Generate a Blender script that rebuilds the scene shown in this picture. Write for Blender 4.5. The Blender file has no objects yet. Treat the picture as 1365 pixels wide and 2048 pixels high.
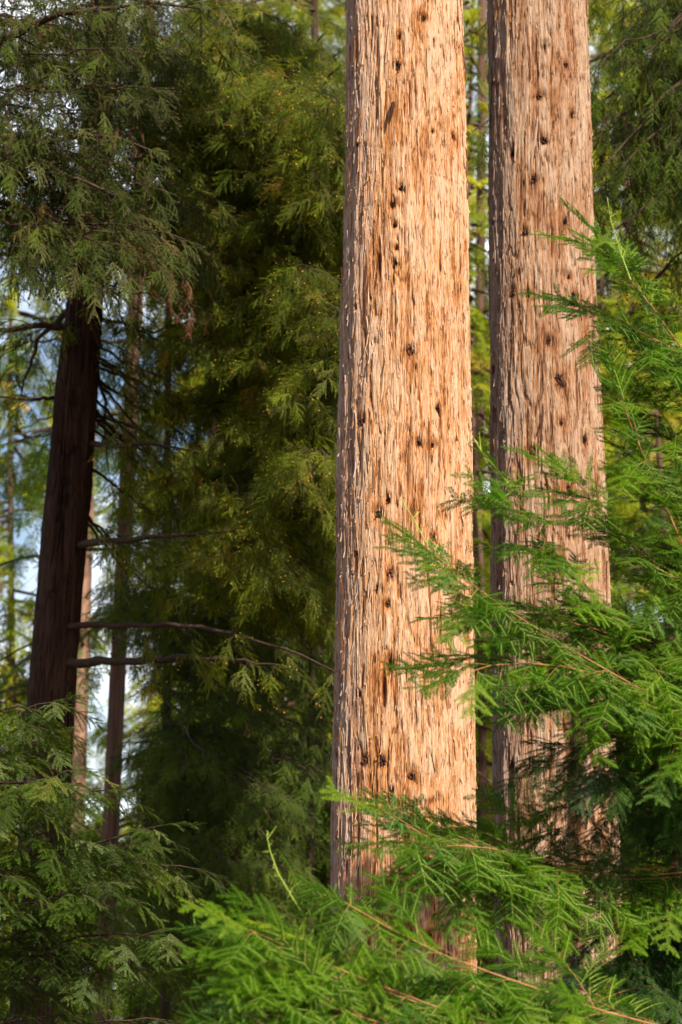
import bpy, math, random
import numpy as np
from mathutils import Vector, Matrix, Euler
rng = np.random.default_rng(11)
random.seed(11)
SC = bpy.context.scene
COL = SC.collection

# ------------------------------------------------------------------ camera, sky, sun, exposure
FPX = 4836.0
TILT = math.radians(12.0)
CAM = np.array([0.0, 0.0, 1.6])
cd = bpy.data.cameras.new('camera')
cd.sensor_fit = 'VERTICAL'; cd.sensor_height = 36.0; cd.sensor_width = 24.0
cd.lens = 36.0 * FPX / 2048.0
cd.clip_start = 0.1; cd.clip_end = 3000
cd.dof.use_dof = True; cd.dof.focus_distance = 12.0; cd.dof.aperture_fstop = 3.2
cam = bpy.data.objects.new('camera', cd); COL.objects.link(cam)
cam.location = CAM; cam.rotation_euler = (math.pi / 2 + TILT, 0, 0)
SC.camera = cam
SUN_AZ = math.radians(30)      # to the right of straight behind the camera
SUN_EL = math.radians(40)
sdir = Vector((math.sin(SUN_AZ) * math.cos(SUN_EL), -math.cos(SUN_AZ) * math.cos(SUN_EL), math.sin(SUN_EL)))
W = bpy.data.worlds.new('World'); SC.world = W; W.use_nodes = True
nt = W.node_tree
sky = nt.nodes.new('ShaderNodeTexSky'); sky.sky_type = 'NISHITA'; sky.sun_disc = False
sky.sun_elevation = SUN_EL; sky.sun_rotation = math.atan2(sdir.x, sdir.y)
sky.air_density = 1.0; sky.dust_density = 1.0; sky.ozone_density = 1.0
bg = nt.nodes['Background']; bg.inputs[1].default_value = 0.066
wtc = nt.nodes.new('ShaderNodeTexCoord'); wmp = nt.nodes.new('ShaderNodeMapping'); wmp.inputs['Scale'].default_value = (3, 3, 6)
wno = nt.nodes.new('ShaderNodeTexNoise'); wno.inputs['Scale'].default_value = 1.6; wno.inputs['Detail'].default_value = 5
wra = nt.nodes.new('ShaderNodeMapRange'); wra.inputs[1].default_value = .46; wra.inputs[2].default_value = .68
wmx = nt.nodes.new('ShaderNodeMixRGB'); wmx.inputs[2].default_value = (17, 17.3, 18, 1)      # broken white cloud
nt.links.new(wtc.outputs['Generated'], wmp.inputs[0]); nt.links.new(wmp.outputs[0], wno.inputs['Vector']); nt.links.new(wno.outputs[0], wra.inputs[0])
nt.links.new(wra.outputs[0], wmx.inputs[0]); nt.links.new(sky.outputs[0], wmx.inputs[1]); nt.links.new(wmx.outputs[0], bg.inputs[0])
sl = bpy.data.lights.new('sun', 'SUN'); sl.energy = 5.0; sl.angle = math.radians(0.5); sl.color = (1.0, 0.92, 0.78)
so = bpy.data.objects.new('sun', sl); COL.objects.link(so)
so.rotation_euler = sdir.to_track_quat('Z', 'Y').to_euler(); so.location = (8, -8, 20)
SC.view_settings.view_transform = 'Standard'; SC.view_settings.look = 'None'
SC.view_settings.exposure = 1.08; SC.view_settings.gamma = 1.0
SC.view_settings.use_curve_mapping = False
SC.cycles.max_bounces = 8; SC.cycles.transparent_max_bounces = 4

def P(px, py, Y):
    """world point seen at photo pixel (px, py) at distance Y"""
    x = (px - 682.5) / FPX; y = (1024 - py) / FPX
    d = np.array([x, math.cos(TILT) - y * math.sin(TILT), math.sin(TILT) + y * math.cos(TILT)])
    return CAM + d * (Y / d[1])

# ------------------------------------------------------------------ helpers
def link(o, parent=None):
    COL.objects.link(o)
    if parent is not None: o.parent = parent
    return o
def thing(name, label, cat, loc=(0, 0, 0), group=None):
    o = bpy.data.objects.new(name, None); link(o); o.location = loc
    o.empty_display_size = 0.3
    o['label'] = label; o['category'] = cat
    if group: o['group'] = group
    return o
def mesh_np(name, V, F, mats=(), smooth=True, attrs=None, matidx=None):
    """V (n,3), F list of (k,m) face arrays"""
    me = bpy.data.meshes.new(name)
    V = np.asarray(V, np.float32)
    if not isinstance(F, (list, tuple)): F = [F]
    F = [np.asarray(f, np.int32) for f in F if len(f)]
    me.vertices.add(len(V)); me.vertices.foreach_set('co', V.ravel())
    nl = sum(f.size for f in F); nf = sum(len(f) for f in F)
    if nf:
        me.loops.add(nl); me.polygons.add(nf)
        me.loops.foreach_set('vertex_index', np.concatenate([f.ravel() for f in F]))
        tot = np.concatenate([np.full(len(f), f.shape[1], np.int32) for f in F])
        st = np.concatenate([[0], np.cumsum(tot)[:-1]]).astype(np.int32)
        me.polygons.foreach_set('loop_start', st); me.polygons.foreach_set('loop_total', tot)
        me.polygons.foreach_set('use_smooth', np.full(nf, smooth))
        if matidx is not None: me.polygons.foreach_set('material_index', np.asarray(matidx, np.int32))
    for m in mats: me.materials.append(m)
    for k, (typ, arr) in (attrs or {}).items():
        a = me.attributes.new(k, typ, 'POINT')
        arr = np.asarray(arr, np.float32)
        a.data.foreach_set('vector' if typ == 'FLOAT_VECTOR' else 'value', arr.ravel())
    me.update(calc_edges=True)
    return me
def obj(name, me, parent=None, **props):
    o = bpy.data.objects.new(name, me); link(o, parent)
    for k, v in props.items(): o[k] = v
    return o
def norm(v):
    v = np.asarray(v, float); n = np.linalg.norm(v, axis=-1, keepdims=True)
    return v / np.maximum(n, 1e-9)
class Geo:
    """collects tubes into one mesh"""
    def __init__(s): s.V = []; s.F = []; s.n = 0
    def tube(s, pts, rad, k=5):
        pts = np.asarray(pts, float); n = len(pts); rad = np.broadcast_to(rad, n)
        t = norm(np.gradient(pts, axis=0))
        up = np.array([0, 0, 1.0]); 
        if abs(t[:, 2]).mean() > .8: up = np.array([1.0, 0, 0])
        a = norm(np.cross(t, up)); b = np.cross(t, a)
        ang = np.arange(k) * 2 * math.pi / k
        V = pts[:, None] + rad[:, None, None] * (np.cos(ang)[None, :, None] * a[:, None] + np.sin(ang)[None, :, None] * b[:, None])
        i = np.arange(n - 1)[:, None] * k; j = np.arange(k)[None]; j2 = (j + 1) % k
        F = np.stack([i + j, i + j2, i + k + j2, i + k + j], -1).reshape(-1, 4) + s.n
        s.V.append(V.reshape(-1, 3)); s.F.append(F); s.n += n * k
    def mesh(s, name, mat):
        return mesh_np(name, np.concatenate(s.V), np.concatenate(s.F), [mat])
def bez(p0, p1, p2, n):
    t = np.linspace(0, 1, n)[:, None]
    return (1 - t) ** 2 * p0 + 2 * t * (1 - t) * p1 + t * t * p2
_tab = np.random.default_rng(5).random((64, 256, 256)).astype(np.float32)
def vnoise(u, v, fu, fv, seed):
    """value noise, periodic in u (0..1) with fu cells, fv cells per metre of v"""
    T = _tab[seed % 64]
    x = u * fu; y = v * fv
    xi = np.floor(x).astype(int); yi = np.floor(y).astype(int)
    fx = x - xi; fy = y - yi
    fx = fx * fx * (3 - 2 * fx); fy = fy * fy * (3 - 2 * fy)
    x0 = xi % fu; x1 = (xi + 1) % fu
    def g(a, b): return T[(a * 7 + (a >> 8) * 31) & 255, (b + (a >> 5) * 57) & 255]
    return (g(x0, yi) * (1 - fx) + g(x1, yi) * fx) * (1 - fy) + (g(x0, yi + 1) * (1 - fx) + g(x1, yi + 1) * fx) * fy

# ------------------------------------------------------------------ materials
def newmat(name):
    m = bpy.data.materials.new(name); m.use_nodes = True
    n = m.node_tree; n.nodes.clear()
    out = n.nodes.new('ShaderNodeOutputMaterial')
    return m, n, out
def N(n, typ, **kw):
    x = n.nodes.new(typ)
    for k, v in kw.items():
        if k.startswith('i_'): x.inputs[k[2:]].default_value = v
        elif k[0] == '_' : x.inputs[int(k[1:])].default_value = v
        else: setattr(x, k, v)
    return x
def ramp(n, stops, src=None):
    r = n.nodes.new('ShaderNodeValToRGB'); e = r.color_ramp.elements
    while len(e) < len(stops): e.new(0.5)
    for el, (p, c) in zip(e, stops):
        el.position = p; el.color = (*c, 1) if len(c) == 3 else c
    if src is not None: n.links.new(src, r.inputs[0])
    return r
def leaf_mat(name, cols, trans=0.35, rough=0.42, spec=0.5, vary=0.25):
    """cols: list of ramp stops over the per-spray random value"""
    m, n, out = newmat(name); L = n.links.new
    oi = N(n, 'ShaderNodeObjectInfo')
    geo = N(n, 'ShaderNodeNewGeometry')
    r = ramp(n, cols, oi.outputs['Random'])
    noi = N(n, 'ShaderNodeTexNoise', i_Scale=1.3, i_Detail=2.0); L(geo.outputs['Position'], noi.inputs['Vector'])
    mr = N(n, 'ShaderNodeMapRange', _1=.3, _2=.7, _3=1 - vary, _4=1 + vary); L(noi.outputs[0], mr.inputs[0])
    hs = N(n, 'ShaderNodeHueSaturation'); L(r.outputs[0], hs.inputs['Color']); L(mr.outputs[0], hs.inputs['Value'])
    mh = N(n, 'ShaderNodeMapRange', _1=.3, _2=.7, _3=.515, _4=.485); L(noi.outputs[0], mh.inputs[0]); L(mh.outputs[0], hs.inputs['Hue'])
    b = N(n, 'ShaderNodeBsdfPrincipled', i_Roughness=rough); b.inputs['Specular IOR Level'].default_value = spec
    L(hs.outputs[0], b.inputs['Base Color'])
    t = N(n, 'ShaderNodeBsdfTranslucent')
    hy = N(n, 'ShaderNodeHueSaturation', i_Hue=.485, i_Saturation=1.1, i_Value=1.6); L(hs.outputs[0], hy.inputs['Color']); L(hy.outputs[0], t.inputs[0])
    mx = N(n, 'ShaderNodeMixShader', _0=trans); L(b.outputs[0], mx.inputs[1]); L(t.outputs[0], mx.inputs[2])
    L(mx.outputs[0], out.inputs[0]); return m
def plain(name, col, rough=.85, col2=None, scale=(30, 30, 4), bump=0.0, spec=.2):
    m, n, out = newmat(name); L = n.links.new
    b = N(n, 'ShaderNodeBsdfPrincipled', i_Roughness=rough); b.inputs['Specular IOR Level'].default_value = spec
    tc = N(n, 'ShaderNodeTexCoord'); mp = N(n, 'ShaderNodeMapping'); mp.inputs['Scale'].default_value = scale
    L(tc.outputs['Object'], mp.inputs[0])
    noi = N(n, 'ShaderNodeTexNoise', i_Scale=1.0, i_Detail=4.0); L(mp.outputs[0], noi.inputs['Vector'])
    r = ramp(n, [(.3, col), (.7, col2 or col)], noi.outputs[0]); L(r.outputs[0], b.inputs['Base Color'])
    if bump:
        bp = N(n, 'ShaderNodeBump', i_Strength=1.0, i_Distance=bump); L(noi.outputs[0], bp.inputs['Height']); L(bp.outputs[0], b.inputs['Normal'])
    L(b.outputs[0], out.inputs[0]); return m
def bark_mat(name, pale, tan, orange, brown, grey, gdir, uvbased=True, dark=1.0):
    """fibrous redwood bark: long vertical noise over (arc metres, height) or, on loose strips, their own coordinates"""
    m, n, out = newmat(name); L = n.links.new
    S = lambda c: tuple(x * dark for x in c)
    tc = N(n, 'ShaderNodeTexCoord'); geo = N(n, 'ShaderNodeNewGeometry')
    if uvbased:
        at = N(n, 'ShaderNodeAttribute', attribute_name='suv'); vec = at.outputs['Vector']
        a2 = N(n, 'ShaderNodeAttribute', attribute_name='tint'); tint = a2.outputs['Fac']
    else:
        vec = geo.outputs['Position']
        oi = N(n, 'ShaderNodeObjectInfo'); tint = oi.outputs['Random']
    def nz(sc, det, off=0):
        mp = N(n, 'ShaderNodeMapping'); mp.inputs['Scale'].default_value = sc; mp.inputs['Location'].default_value = (off, off * 2, 0)
        L(vec, mp.inputs[0]); x = N(n, 'ShaderNodeTexNoise', i_Scale=1.0, i_Detail=det, i_Roughness=.6); L(mp.outputs[0], x.inputs['Vector']); return x.outputs[0]
    yz = (1, 1) if uvbased else (1, 1)
    def sc(h, v): return (h, v, 0) if uvbased else (h, h, v)
    fib = nz(sc(150, 6), 4.0); fib2 = nz(sc(55, 1.6), 3.0, 3.1); blot = nz(sc(5, 1.6), 3.0, 7.7); fine = nz(sc(420, 22), 3.0, 1.3)
    # value that walks brown -> orange -> tan -> pale
    def mth(op, a, b):
        x = N(n, 'ShaderNodeMath', operation=op)
        for i, q in enumerate((a, b)):
            if isinstance(q, (int, float)): x.inputs[i].default_value = q
            else: L(q, x.inputs[i])
        return x.outputs[0]
    v = mth('ADD', mth('MULTIPLY', mth('SUBTRACT', fib, .5), 1.3), mth('MULTIPLY', mth('SUBTRACT', fib2, .5), .9))
    v = mth('ADD', v, mth('MULTIPLY', mth('SUBTRACT', blot, .5), 1.2))
    v = mth('ADD', v, mth('MULTIPLY', mth('SUBTRACT', fine, .5), 1.1))
    v = mth('ADD', v, tint)
    fk = nz(sc(230, 11), 2.0, 5.5); fm = N(n, 'ShaderNodeMapRange', _1=.60, _2=.68, _3=0.0, _4=.55); L(fk, fm.inputs[0])      # thin dark torn slots
    v = mth('SUBTRACT', v, fm.outputs[0])
    r = ramp(n, [(.08, S(brown)), (.30, S(orange)), (.55, S(tan)), (.85, S(pale))], v)
    # left side greyed: partly weathering, partly cool sky light put into the colour
    nrm = N(n, 'ShaderNodeVectorMath', operation='DOT_PRODUCT'); nrm.inputs[1].default_value = gdir
    if uvbased:
        an = N(n, 'ShaderNodeAttribute', attribute_name='outw'); L(an.outputs['Vector'], nrm.inputs[0])
    else: L(geo.outputs['Normal'], nrm.inputs[0])
    g = mth('ADD', nrm.outputs['Value'], mth('MULTIPLY', mth('SUBTRACT', fib2, .5), 1.1))
    mr = N(n, 'ShaderNodeMapRange', _1=.62, _2=1.15, _3=0.0, _4=.8); L(g, mr.inputs[0])
    mix = N(n, 'ShaderNodeMixRGB'); L(mr.outputs[0], mix.inputs[0]); L(r.outputs[0], mix.inputs[1])
    gv = ramp(n, [(.3, S(tuple(x * .45 for x in grey))), (.7, S(grey))], fib); L(gv.outputs[0], mix.inputs[2])
    b = N(n, 'ShaderNodeBsdfPrincipled', i_Roughness=.92); b.inputs['Specular IOR Level'].default_value = .15
    L(mix.outputs[0], b.inputs['Base Color'])
    hh = mth('SUBTRACT', mth('ADD', fib, mth('MULTIPLY', fine, .6)), mth('MULTIPLY', fm.outputs[0], .6))
    bp = N(n, 'ShaderNodeBump', i_Strength=1.0, i_Distance=.009); L(hh, bp.inputs['Height']); L(bp.outputs[0], b.inputs['Normal'])
    L(b.outputs[0], out.inputs[0]); return m

PALE = (.56, .36, .235); TAN = (.47, .235, .105); ORANGE = (.33, .115, .028); BROWN = (.13, .045, .018); GREY = (.40, .325, .31)
GD = (-1.0, -.15, 0)
M_barkA = bark_mat('bark_pale', PALE, TAN, ORANGE, BROWN, GREY, GD, dark=.93)
M_stripA = bark_mat('bark_strip_pale', PALE, TAN, ORANGE, BROWN, GREY, GD, False, dark=.95)
PB = [(.46, .315, .22), (.37, .205, .115), (.27, .105, .038), (.11, .042, .020), (.35, .28, .26)]
M_barkB = bark_mat('bark_tan', *PB, GD, dark=.84)
M_stripB = bark_mat('bark_strip_tan', *PB, GD, False, dark=.86)
M_barkC = bark_mat('bark_dark', (.11, .055, .036), (.070, .031, .020), (.048, .020, .012), (.020, .010, .007), (.065, .048, .040), GD, dark=.62)  # dark bark, darkened further: the left redwood's shade is put into its colour
M_knot = plain('knot_bark', (.014, .007, .006), .95, (.06, .028, .02), (160, 160, 90), bump=.004)
M_knot2 = plain('knot_bark_brown', (.035, .014, .008), .95, (.16, .065, .035), (160, 160, 90), bump=.004)
M_wood = plain('branch_bark', (.020, .012, .008), .9, (.070, .040, .025), (60, 60, 60), bump=.003)
M_twigfg = plain('young_twig', (.20, .085, .032), .7, (.34, .17, .07), (40, 40, 40), bump=.001)
M_farbark = plain('far_bark', (.16, .085, .055), .9, (.34, .20, .14), (25, 25, 2), bump=.01)
M_farbark2 = plain('far_bark_dark', (.05, .025, .017), .9, (.13, .07, .048), (25, 25, 2), bump=.01)
M_lead = plain('leading_shoot', (.20, .30, .03), .6, (.32, .38, .06), (20, 20, 20))
M_shoot = plain('green_shoot', (.09, .15, .015), .6, (.20, .20, .04), (20, 20, 20))
M_orange = plain('pollen_cone', (.50, .20, .03), .7, (.62, .30, .05))
M_cone = plain('seed_cone', (.03, .018, .010), .9, (.07, .045, .02), (200, 200, 200))
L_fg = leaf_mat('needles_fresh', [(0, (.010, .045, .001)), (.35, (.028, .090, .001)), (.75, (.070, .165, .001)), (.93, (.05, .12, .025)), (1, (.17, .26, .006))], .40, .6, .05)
L_mid = leaf_mat('needles_mid', [(0, (.055, .085, .003)), (.5, (.105, .155, .004)), (.8, (.19, .24, .006)), (.94, (.20, .25, .05)), (1, (.26, .17, .02))], .55, .5, .10)
L_k = leaf_mat('needles_near', [(0, (.018, .045, .001)), (.5, (.038, .082, .001)), (.8, (.075, .135, .003)), (.94, (.12, .17, .05)), (1, (.14, .16, .015))], .34, .45, .09)
L_m = leaf_mat('needles_olive', [(0, (.016, .034, .001)), (.5, (.036, .070, .002)), (.8, (.075, .120, .003)), (.94, (.12, .14, .04)), (1, (.15, .10, .02))], .34, .45, .09)
L_fgd = leaf_mat('needles_fresh_shaded', [(0, (.010, .040, .004)), (.5, (.020, .070, .006)), (.85, (.045, .12, .008)), (1, (.07, .12, .06))], .30, .5, .09)  # darker copy of the fresh needles: lower right shade put into the colour
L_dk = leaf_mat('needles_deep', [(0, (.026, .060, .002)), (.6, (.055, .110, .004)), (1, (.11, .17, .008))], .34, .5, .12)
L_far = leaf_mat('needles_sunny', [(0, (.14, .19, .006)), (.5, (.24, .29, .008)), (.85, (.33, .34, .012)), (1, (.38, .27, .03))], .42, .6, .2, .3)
L_dead = leaf_mat('needles_dead', [(0, (.16, .07, .03)), (1, (.34, .17, .09))], .25, .7, .2)

# ------------------------------------------------------------------ spray prototypes (data only, scattered by geometry nodes inside each foliage object)
def needles(axis, nlen, nw, spacing, R, flat=.18, tip=True, sides=2, fwd=.55):
    """two-ranked needles along a polyline lying about in the xy plane"""
    axis = np.asarray(axis); seg = np.linalg.norm(np.diff(axis, axis=0), axis=1); cum = np.concatenate([[0], np.cumsum(seg)])
    tot = cum[-1]; ds = np.arange(spacing, tot, spacing); V = []; F = []
    tan = norm(np.gradient(axis, axis=0))
    for i, d in enumerate(ds):
        p = np.array([np.interp(d, cum, axis[:, k]) for k in range(3)]); t = norm(np.array([np.interp(d, cum, tan[:, k]) for k in range(3)]))
        f = d / tot; s = math.sin(math.pi * min(1, .18 + .82 * f) ** .8 * .93) if tip else 1
        s = max(.35, min(1, 1.25 * s))
        side = norm(np.cross([0, 0, 1], t)); up = np.cross(t, side)
        for q in (-1, 1):
            l = nlen * s * R.uniform(.7, 1.2); dr = norm(side * q * (1 - .4 * f) + t * fwd * R.uniform(.5, 1.6) + up * R.normal(0, flat) - up * .10)
            wv = norm(np.cross(dr, up + R.normal(0, .35, 3))) * nw / 2
            k = len(V); m = p + dr * l * .45 + up * l * .06
            V += [p, m + wv, p + dr * l - up * l * .05, m - wv]; F.append((k, k + 1, k + 2, k + 3))
    return V, F
def make_proto(name, mat, size, pairs, nlen, nw, spacing, seed, extras=None, droop=.0, wood=None, tw=.0011, ang=48, zj=.2):
    R = np.random.default_rng(seed); V = []; F = []; MI = []
    def add(v, f, mi):
        k = len(V); V.extend(v); F.extend([tuple(i + k for i in q) for q in f]); MI.extend([mi] * len(f))
    def shoot(p0, d, L, lv):
        n = 6; t = np.linspace(0, 1, n)[:, None]; bend = np.array([0, 0, -1.0]) * droop * L + R.normal(0, .05, 3) * L
        ax = p0 + d * L * t + bend * t * t
        v, f = needles(ax, nlen, nw, spacing, R); add(v, f, 0)
        g = Geo(); g.tube(ax, np.linspace(tw * 1.3, tw * .5, n), 3); add(list(g.V[0]), [tuple(q) for q in g.F[0]], 1)
        if extras and R.random() < extras[1]:
            c = ax[-1]; s = extras[0] * R.uniform(.7, 1.2); o = np.array([[s, 0, 0], [-s, 0, 0], [0, s, 0], [0, -s, 0], [0, 0, s * 1.3], [0, 0, -s * 1.3]]) + c
            fc = [(0, 2, 4), (2, 1, 4), (1, 3, 4), (3, 0, 4), (2, 0, 5), (1, 2, 5), (3, 1, 5), (0, 3, 5)]; add(list(o), fc, 2)
        return ax
    main = shoot(np.zeros(3), np.array([1., 0, 0]), size, 0)
    for i in range(pairs):
        f = (i + .6) / (pairs + .7)
        for q in (-1, 1):
            fi = min(.92, max(.05, f + R.uniform(-.06, .06))); p = np.array([np.interp(fi, np.linspace(0, 1, len(main)), main[:, k]) for k in range(3)])
            a = math.radians(R.uniform(ang - 12, ang + 10)) * q
            shoot(p, norm(np.array([math.cos(a), math.sin(a), R.normal(0, zj)])), size * (.62 - .36 * f) * R.uniform(.75, 1.15), 1)
    tri = [q for q in F if len(q) == 3]; quad = [q for q in F if len(q) == 4]
    mi = [m for q, m in zip(F, MI) if len(q) == 3]; mq = [m for q, m in zip(F, MI) if len(q) == 4]
    me = mesh_np(name, V, [np.array(quad)] + ([np.array(tri)] if tri else []), [mat, wood or M_shoot, (extras[2] if extras else M_orange)], smooth=False, matidx=mq + mi)
    return bpy.data.objects.new(name, me)
def pset(base, mat, k=4, **kw): return [make_proto(base, mat, seed=100 + i, **kw) for i in range(k)]
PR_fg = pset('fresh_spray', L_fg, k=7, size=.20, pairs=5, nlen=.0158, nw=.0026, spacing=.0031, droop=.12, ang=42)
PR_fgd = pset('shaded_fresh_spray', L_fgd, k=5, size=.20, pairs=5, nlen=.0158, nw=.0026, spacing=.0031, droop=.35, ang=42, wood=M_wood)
PR_k = pset('near_spray', L_k, size=.20, pairs=5, nlen=.014, nw=.0034, spacing=.0050, droop=.22, wood=M_wood, ang=40)
MIDP = dict(size=.21, pairs=6, nlen=.0108, nw=.0044, spacing=.0070, droop=.38, wood=M_wood, ang=36, zj=.5)
PR_mid = pset('mid_spray', L_mid, k=5, extras=(.0050, .22, M_orange), **MIDP)
PR_midc = pset('mid_spray_cones', L_m, k=5, extras=(.009, .3, M_cone), **MIDP)
PR_dk = pset('deep_spray', L_dk, k=5, extras=(.009, .12, M_cone), **MIDP)
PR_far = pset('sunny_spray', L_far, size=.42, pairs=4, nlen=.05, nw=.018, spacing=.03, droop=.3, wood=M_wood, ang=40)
PR_fard = pset('shaded_spray', L_dk, size=.42, pairs=4, nlen=.05, nw=.018, spacing=.03, droop=.3, wood=M_wood, ang=40)  # sunny and shaded versions of one spray, light put into the needle colour
PR_dead = pset('dead_spray', L_dead, size=.22, pairs=3, nlen=.014, nw=.004, spacing=.008, droop=.8, wood=M_wood, ang=25)
_groups = {}
def scatter_group(protos):
    key = protos[0].name
    if key in _groups: return _groups[key]
    g = bpy.data.node_groups.new('scatter_' + key, 'GeometryNodeTree')
    g.interface.new_socket('Geometry', in_out='INPUT', socket_type='NodeSocketGeometry')
    g.interface.new_socket('Geometry', in_out='OUTPUT', socket_type='NodeSocketGeometry')
    gi = g.nodes.new('NodeGroupInput'); go = g.nodes.new('NodeGroupOutput')
    inst = g.nodes.new('GeometryNodeInstanceOnPoints'); inst.inputs['Pick Instance'].default_value = True
    jg = g.nodes.new('GeometryNodeGeometryToInstance')
    for p in protos:
        oi = g.nodes.new('GeometryNodeObjectInfo'); oi.inputs['Object'].default_value = p; oi.inputs['As Instance'].default_value = False
        g.links.new(oi.outputs['Geometry'], jg.inputs[0])
    def att(nm, typ):
        a = g.nodes.new('GeometryNodeInputNamedAttribute'); a.data_type = typ; a.inputs['Name'].default_value = nm; return a.outputs[0]
    e2r = g.nodes.new('FunctionNodeEulerToRotation')
    g.links.new(att('rot', 'FLOAT_VECTOR'), e2r.inputs[0]); g.links.new(e2r.outputs[0], inst.inputs['Rotation'])
    g.links.new(att('scl', 'FLOAT'), inst.inputs['Scale'])
    rv = g.nodes.new('FunctionNodeRandomValue'); rv.data_type = 'INT'
    for s in rv.inputs:
        if s.name == 'Min' and s.type == 'INT': s.default_value = 0
        if s.name == 'Max' and s.type == 'INT': s.default_value = len(protos) - 1
    outi = [s for s in rv.outputs if s.type == 'INT'][0]
    g.links.new(outi, inst.inputs['Instance Index'])
    g.links.new(gi.outputs[0], inst.inputs['Points']); g.links.new(jg.outputs[0], inst.inputs['Instance']); g.links.new(inst.outputs[0], go.inputs[0])
    _groups[key] = g; return g
NSPRAY = 0
def foliage(name, pts, dirs, nrm, scl, protos, parent):
    """one foliage object: sprays starting at pts, pointing along dirs, upper face towards nrm"""
    global NSPRAY
    pts = np.concatenate(pts) if isinstance(pts, list) else pts; dirs = np.concatenate(dirs) if isinstance(dirs, list) else dirs
    nrm = np.concatenate(nrm) if isinstance(nrm, list) else nrm; scl = np.concatenate(scl) if isinstance(scl, list) else scl
    x = norm(dirs); y = norm(np.cross(nrm, x)); z = np.cross(x, y)
    e = np.stack([np.arctan2(y[:, 2], z[:, 2]), -np.arcsin(np.clip(x[:, 2], -1, 1)), np.arctan2(x[:, 1], x[:, 0])], -1)
    me = mesh_np(name, pts, [], attrs={'rot': ('FLOAT_VECTOR', e), 'scl': ('FLOAT', scl)})
    o = obj(name, me, parent, kind='stuff')
    md = o.modifiers.new('sprays', 'NODES'); md.node_group = scatter_group(protos)
    NSPRAY += len(pts); return o

def bough(parent, p0, p1, protos, sag=.12, r0=.02, step=.11, tstep=.10, tl=(.55, .18), scl=1.0, wood=None, R=rng, ctrl=None, bare=.25, drp=.35, sfac=1.0,
          name='branch', spread=1.0, path=None, up=None, vert=.12, nj=.3, lobj=None):
    """limb from p0 to p1 with side twigs that carry the sprays. Returns the branch object"""
    p0 = np.asarray(p0, float); p1 = np.asarray(p1, float)
    if path is not None:
        q = np.asarray(path, float); seg = np.concatenate([[0], np.cumsum(np.linalg.norm(np.diff(q, axis=0), axis=1))]); t = np.linspace(0, seg[-1], 18)
        C = np.stack([np.interp(t, seg, q[:, k]) for k in range(3)], -1)
        for _ in range(2): C[1:-1] = (C[:-2] + 2 * C[1:-1] + C[2:]) / 4
        C[1:-1] += R.normal(0, min(.25 * r0, .008), (16, 3))
    else:
        L0 = np.linalg.norm(p1 - p0); mid = (p0 + p1) / 2 + np.array([0, 0, sag * L0]) + R.normal(0, .05, 3) * L0
        C = bez(p0, mid, p1, 16)
        C[1:-1] += R.normal(0, .008 * L0, (14, 3))
    seg = np.linalg.norm(np.diff(C, axis=0), axis=1); cum = np.concatenate([[0], np.cumsum(seg)]); L = cum[-1]
    tan = norm(np.gradient(C, axis=0))
    G = Geo(); G.tube(C, np.linspace(r0, r0 * .16 + .001, len(C)), 6)
    fp, fd, fn, fs = [], [], [], []
    up0 = np.array([0, 0, 1.0]) if up is None else norm(up)
    ds = np.arange(bare * L, L, step * R.uniform(.9, 1.1)); sgn = 1
    for d in ds:
        f = (d - bare * L) / max(L * (1 - bare), 1e-6); sgn = -sgn
        p = np.array([np.interp(d, cum, C[:, k]) for k in range(3)]); t = norm(np.array([np.interp(d, cum, tan[:, k]) for k in range(3)]))
        side = norm(np.cross(up0, t)) * sgn; a = math.radians(R.uniform(38, 62))
        dr = norm(t * math.cos(a) + side * math.sin(a) * spread + up0 * R.normal(0, vert) )
        l = (tl[0] * (1 - f) + tl[1] * f) * R.uniform(.55, 1.15)
        n = 6; s = np.linspace(0, 1, n)[:, None]
        T = p + dr * l * s + np.array([0, 0, -1.0]) * drp * l * s * s + R.normal(0, .02, 3) * l * s
        G.tube(T, np.linspace(max(.0018, r0 * .22 * (l / tl[0])), .0010, n), 3)
        k = max(1, int(l / tstep)); q = (np.arange(k) + R.uniform(.2, .8, k)) / k
        pp = np.stack([np.interp(q, s[:, 0], T[:, c]) for c in range(3)], -1); tt = norm(np.gradient(T, axis=0)); td = np.stack([np.interp(q, s[:, 0], tt[:, c]) for c in range(3)], -1)
        sd = norm(np.cross(up0, norm(td))) * np.where(np.arange(k) % 2 == 0, 1, -1)[:, None]
        aa = R.uniform(.5, 1.1, k)[:, None]
        fd_ = td * np.cos(aa) + sd * np.sin(aa) + R.normal(0, .12, (k, 3)) - np.array([0, 0, drp * .4])
        fp += [pp, T[-1:]]; fd += [fd_, norm(tt[-1:])]
        fn += [up0 + R.normal(0, nj, (k, 3)), up0 + R.normal(0, .2, (1, 3))]; fs += [scl * R.uniform(.6, 1.15, k) * (1 - .25 * f), scl * R.uniform(.8, 1.1, 1)]
    fp.append(C[-1:]); fd.append(tan[-1:]); fn.append(up0[None] + 0); fs.append(np.array([scl]))
    me = G.mesh(name, wood or M_wood)
    if lobj is not None: return me
    b = obj(name, me, parent)
    foliage('foliage', fp, fd, fn, fs, protos, b)
    return b

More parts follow.
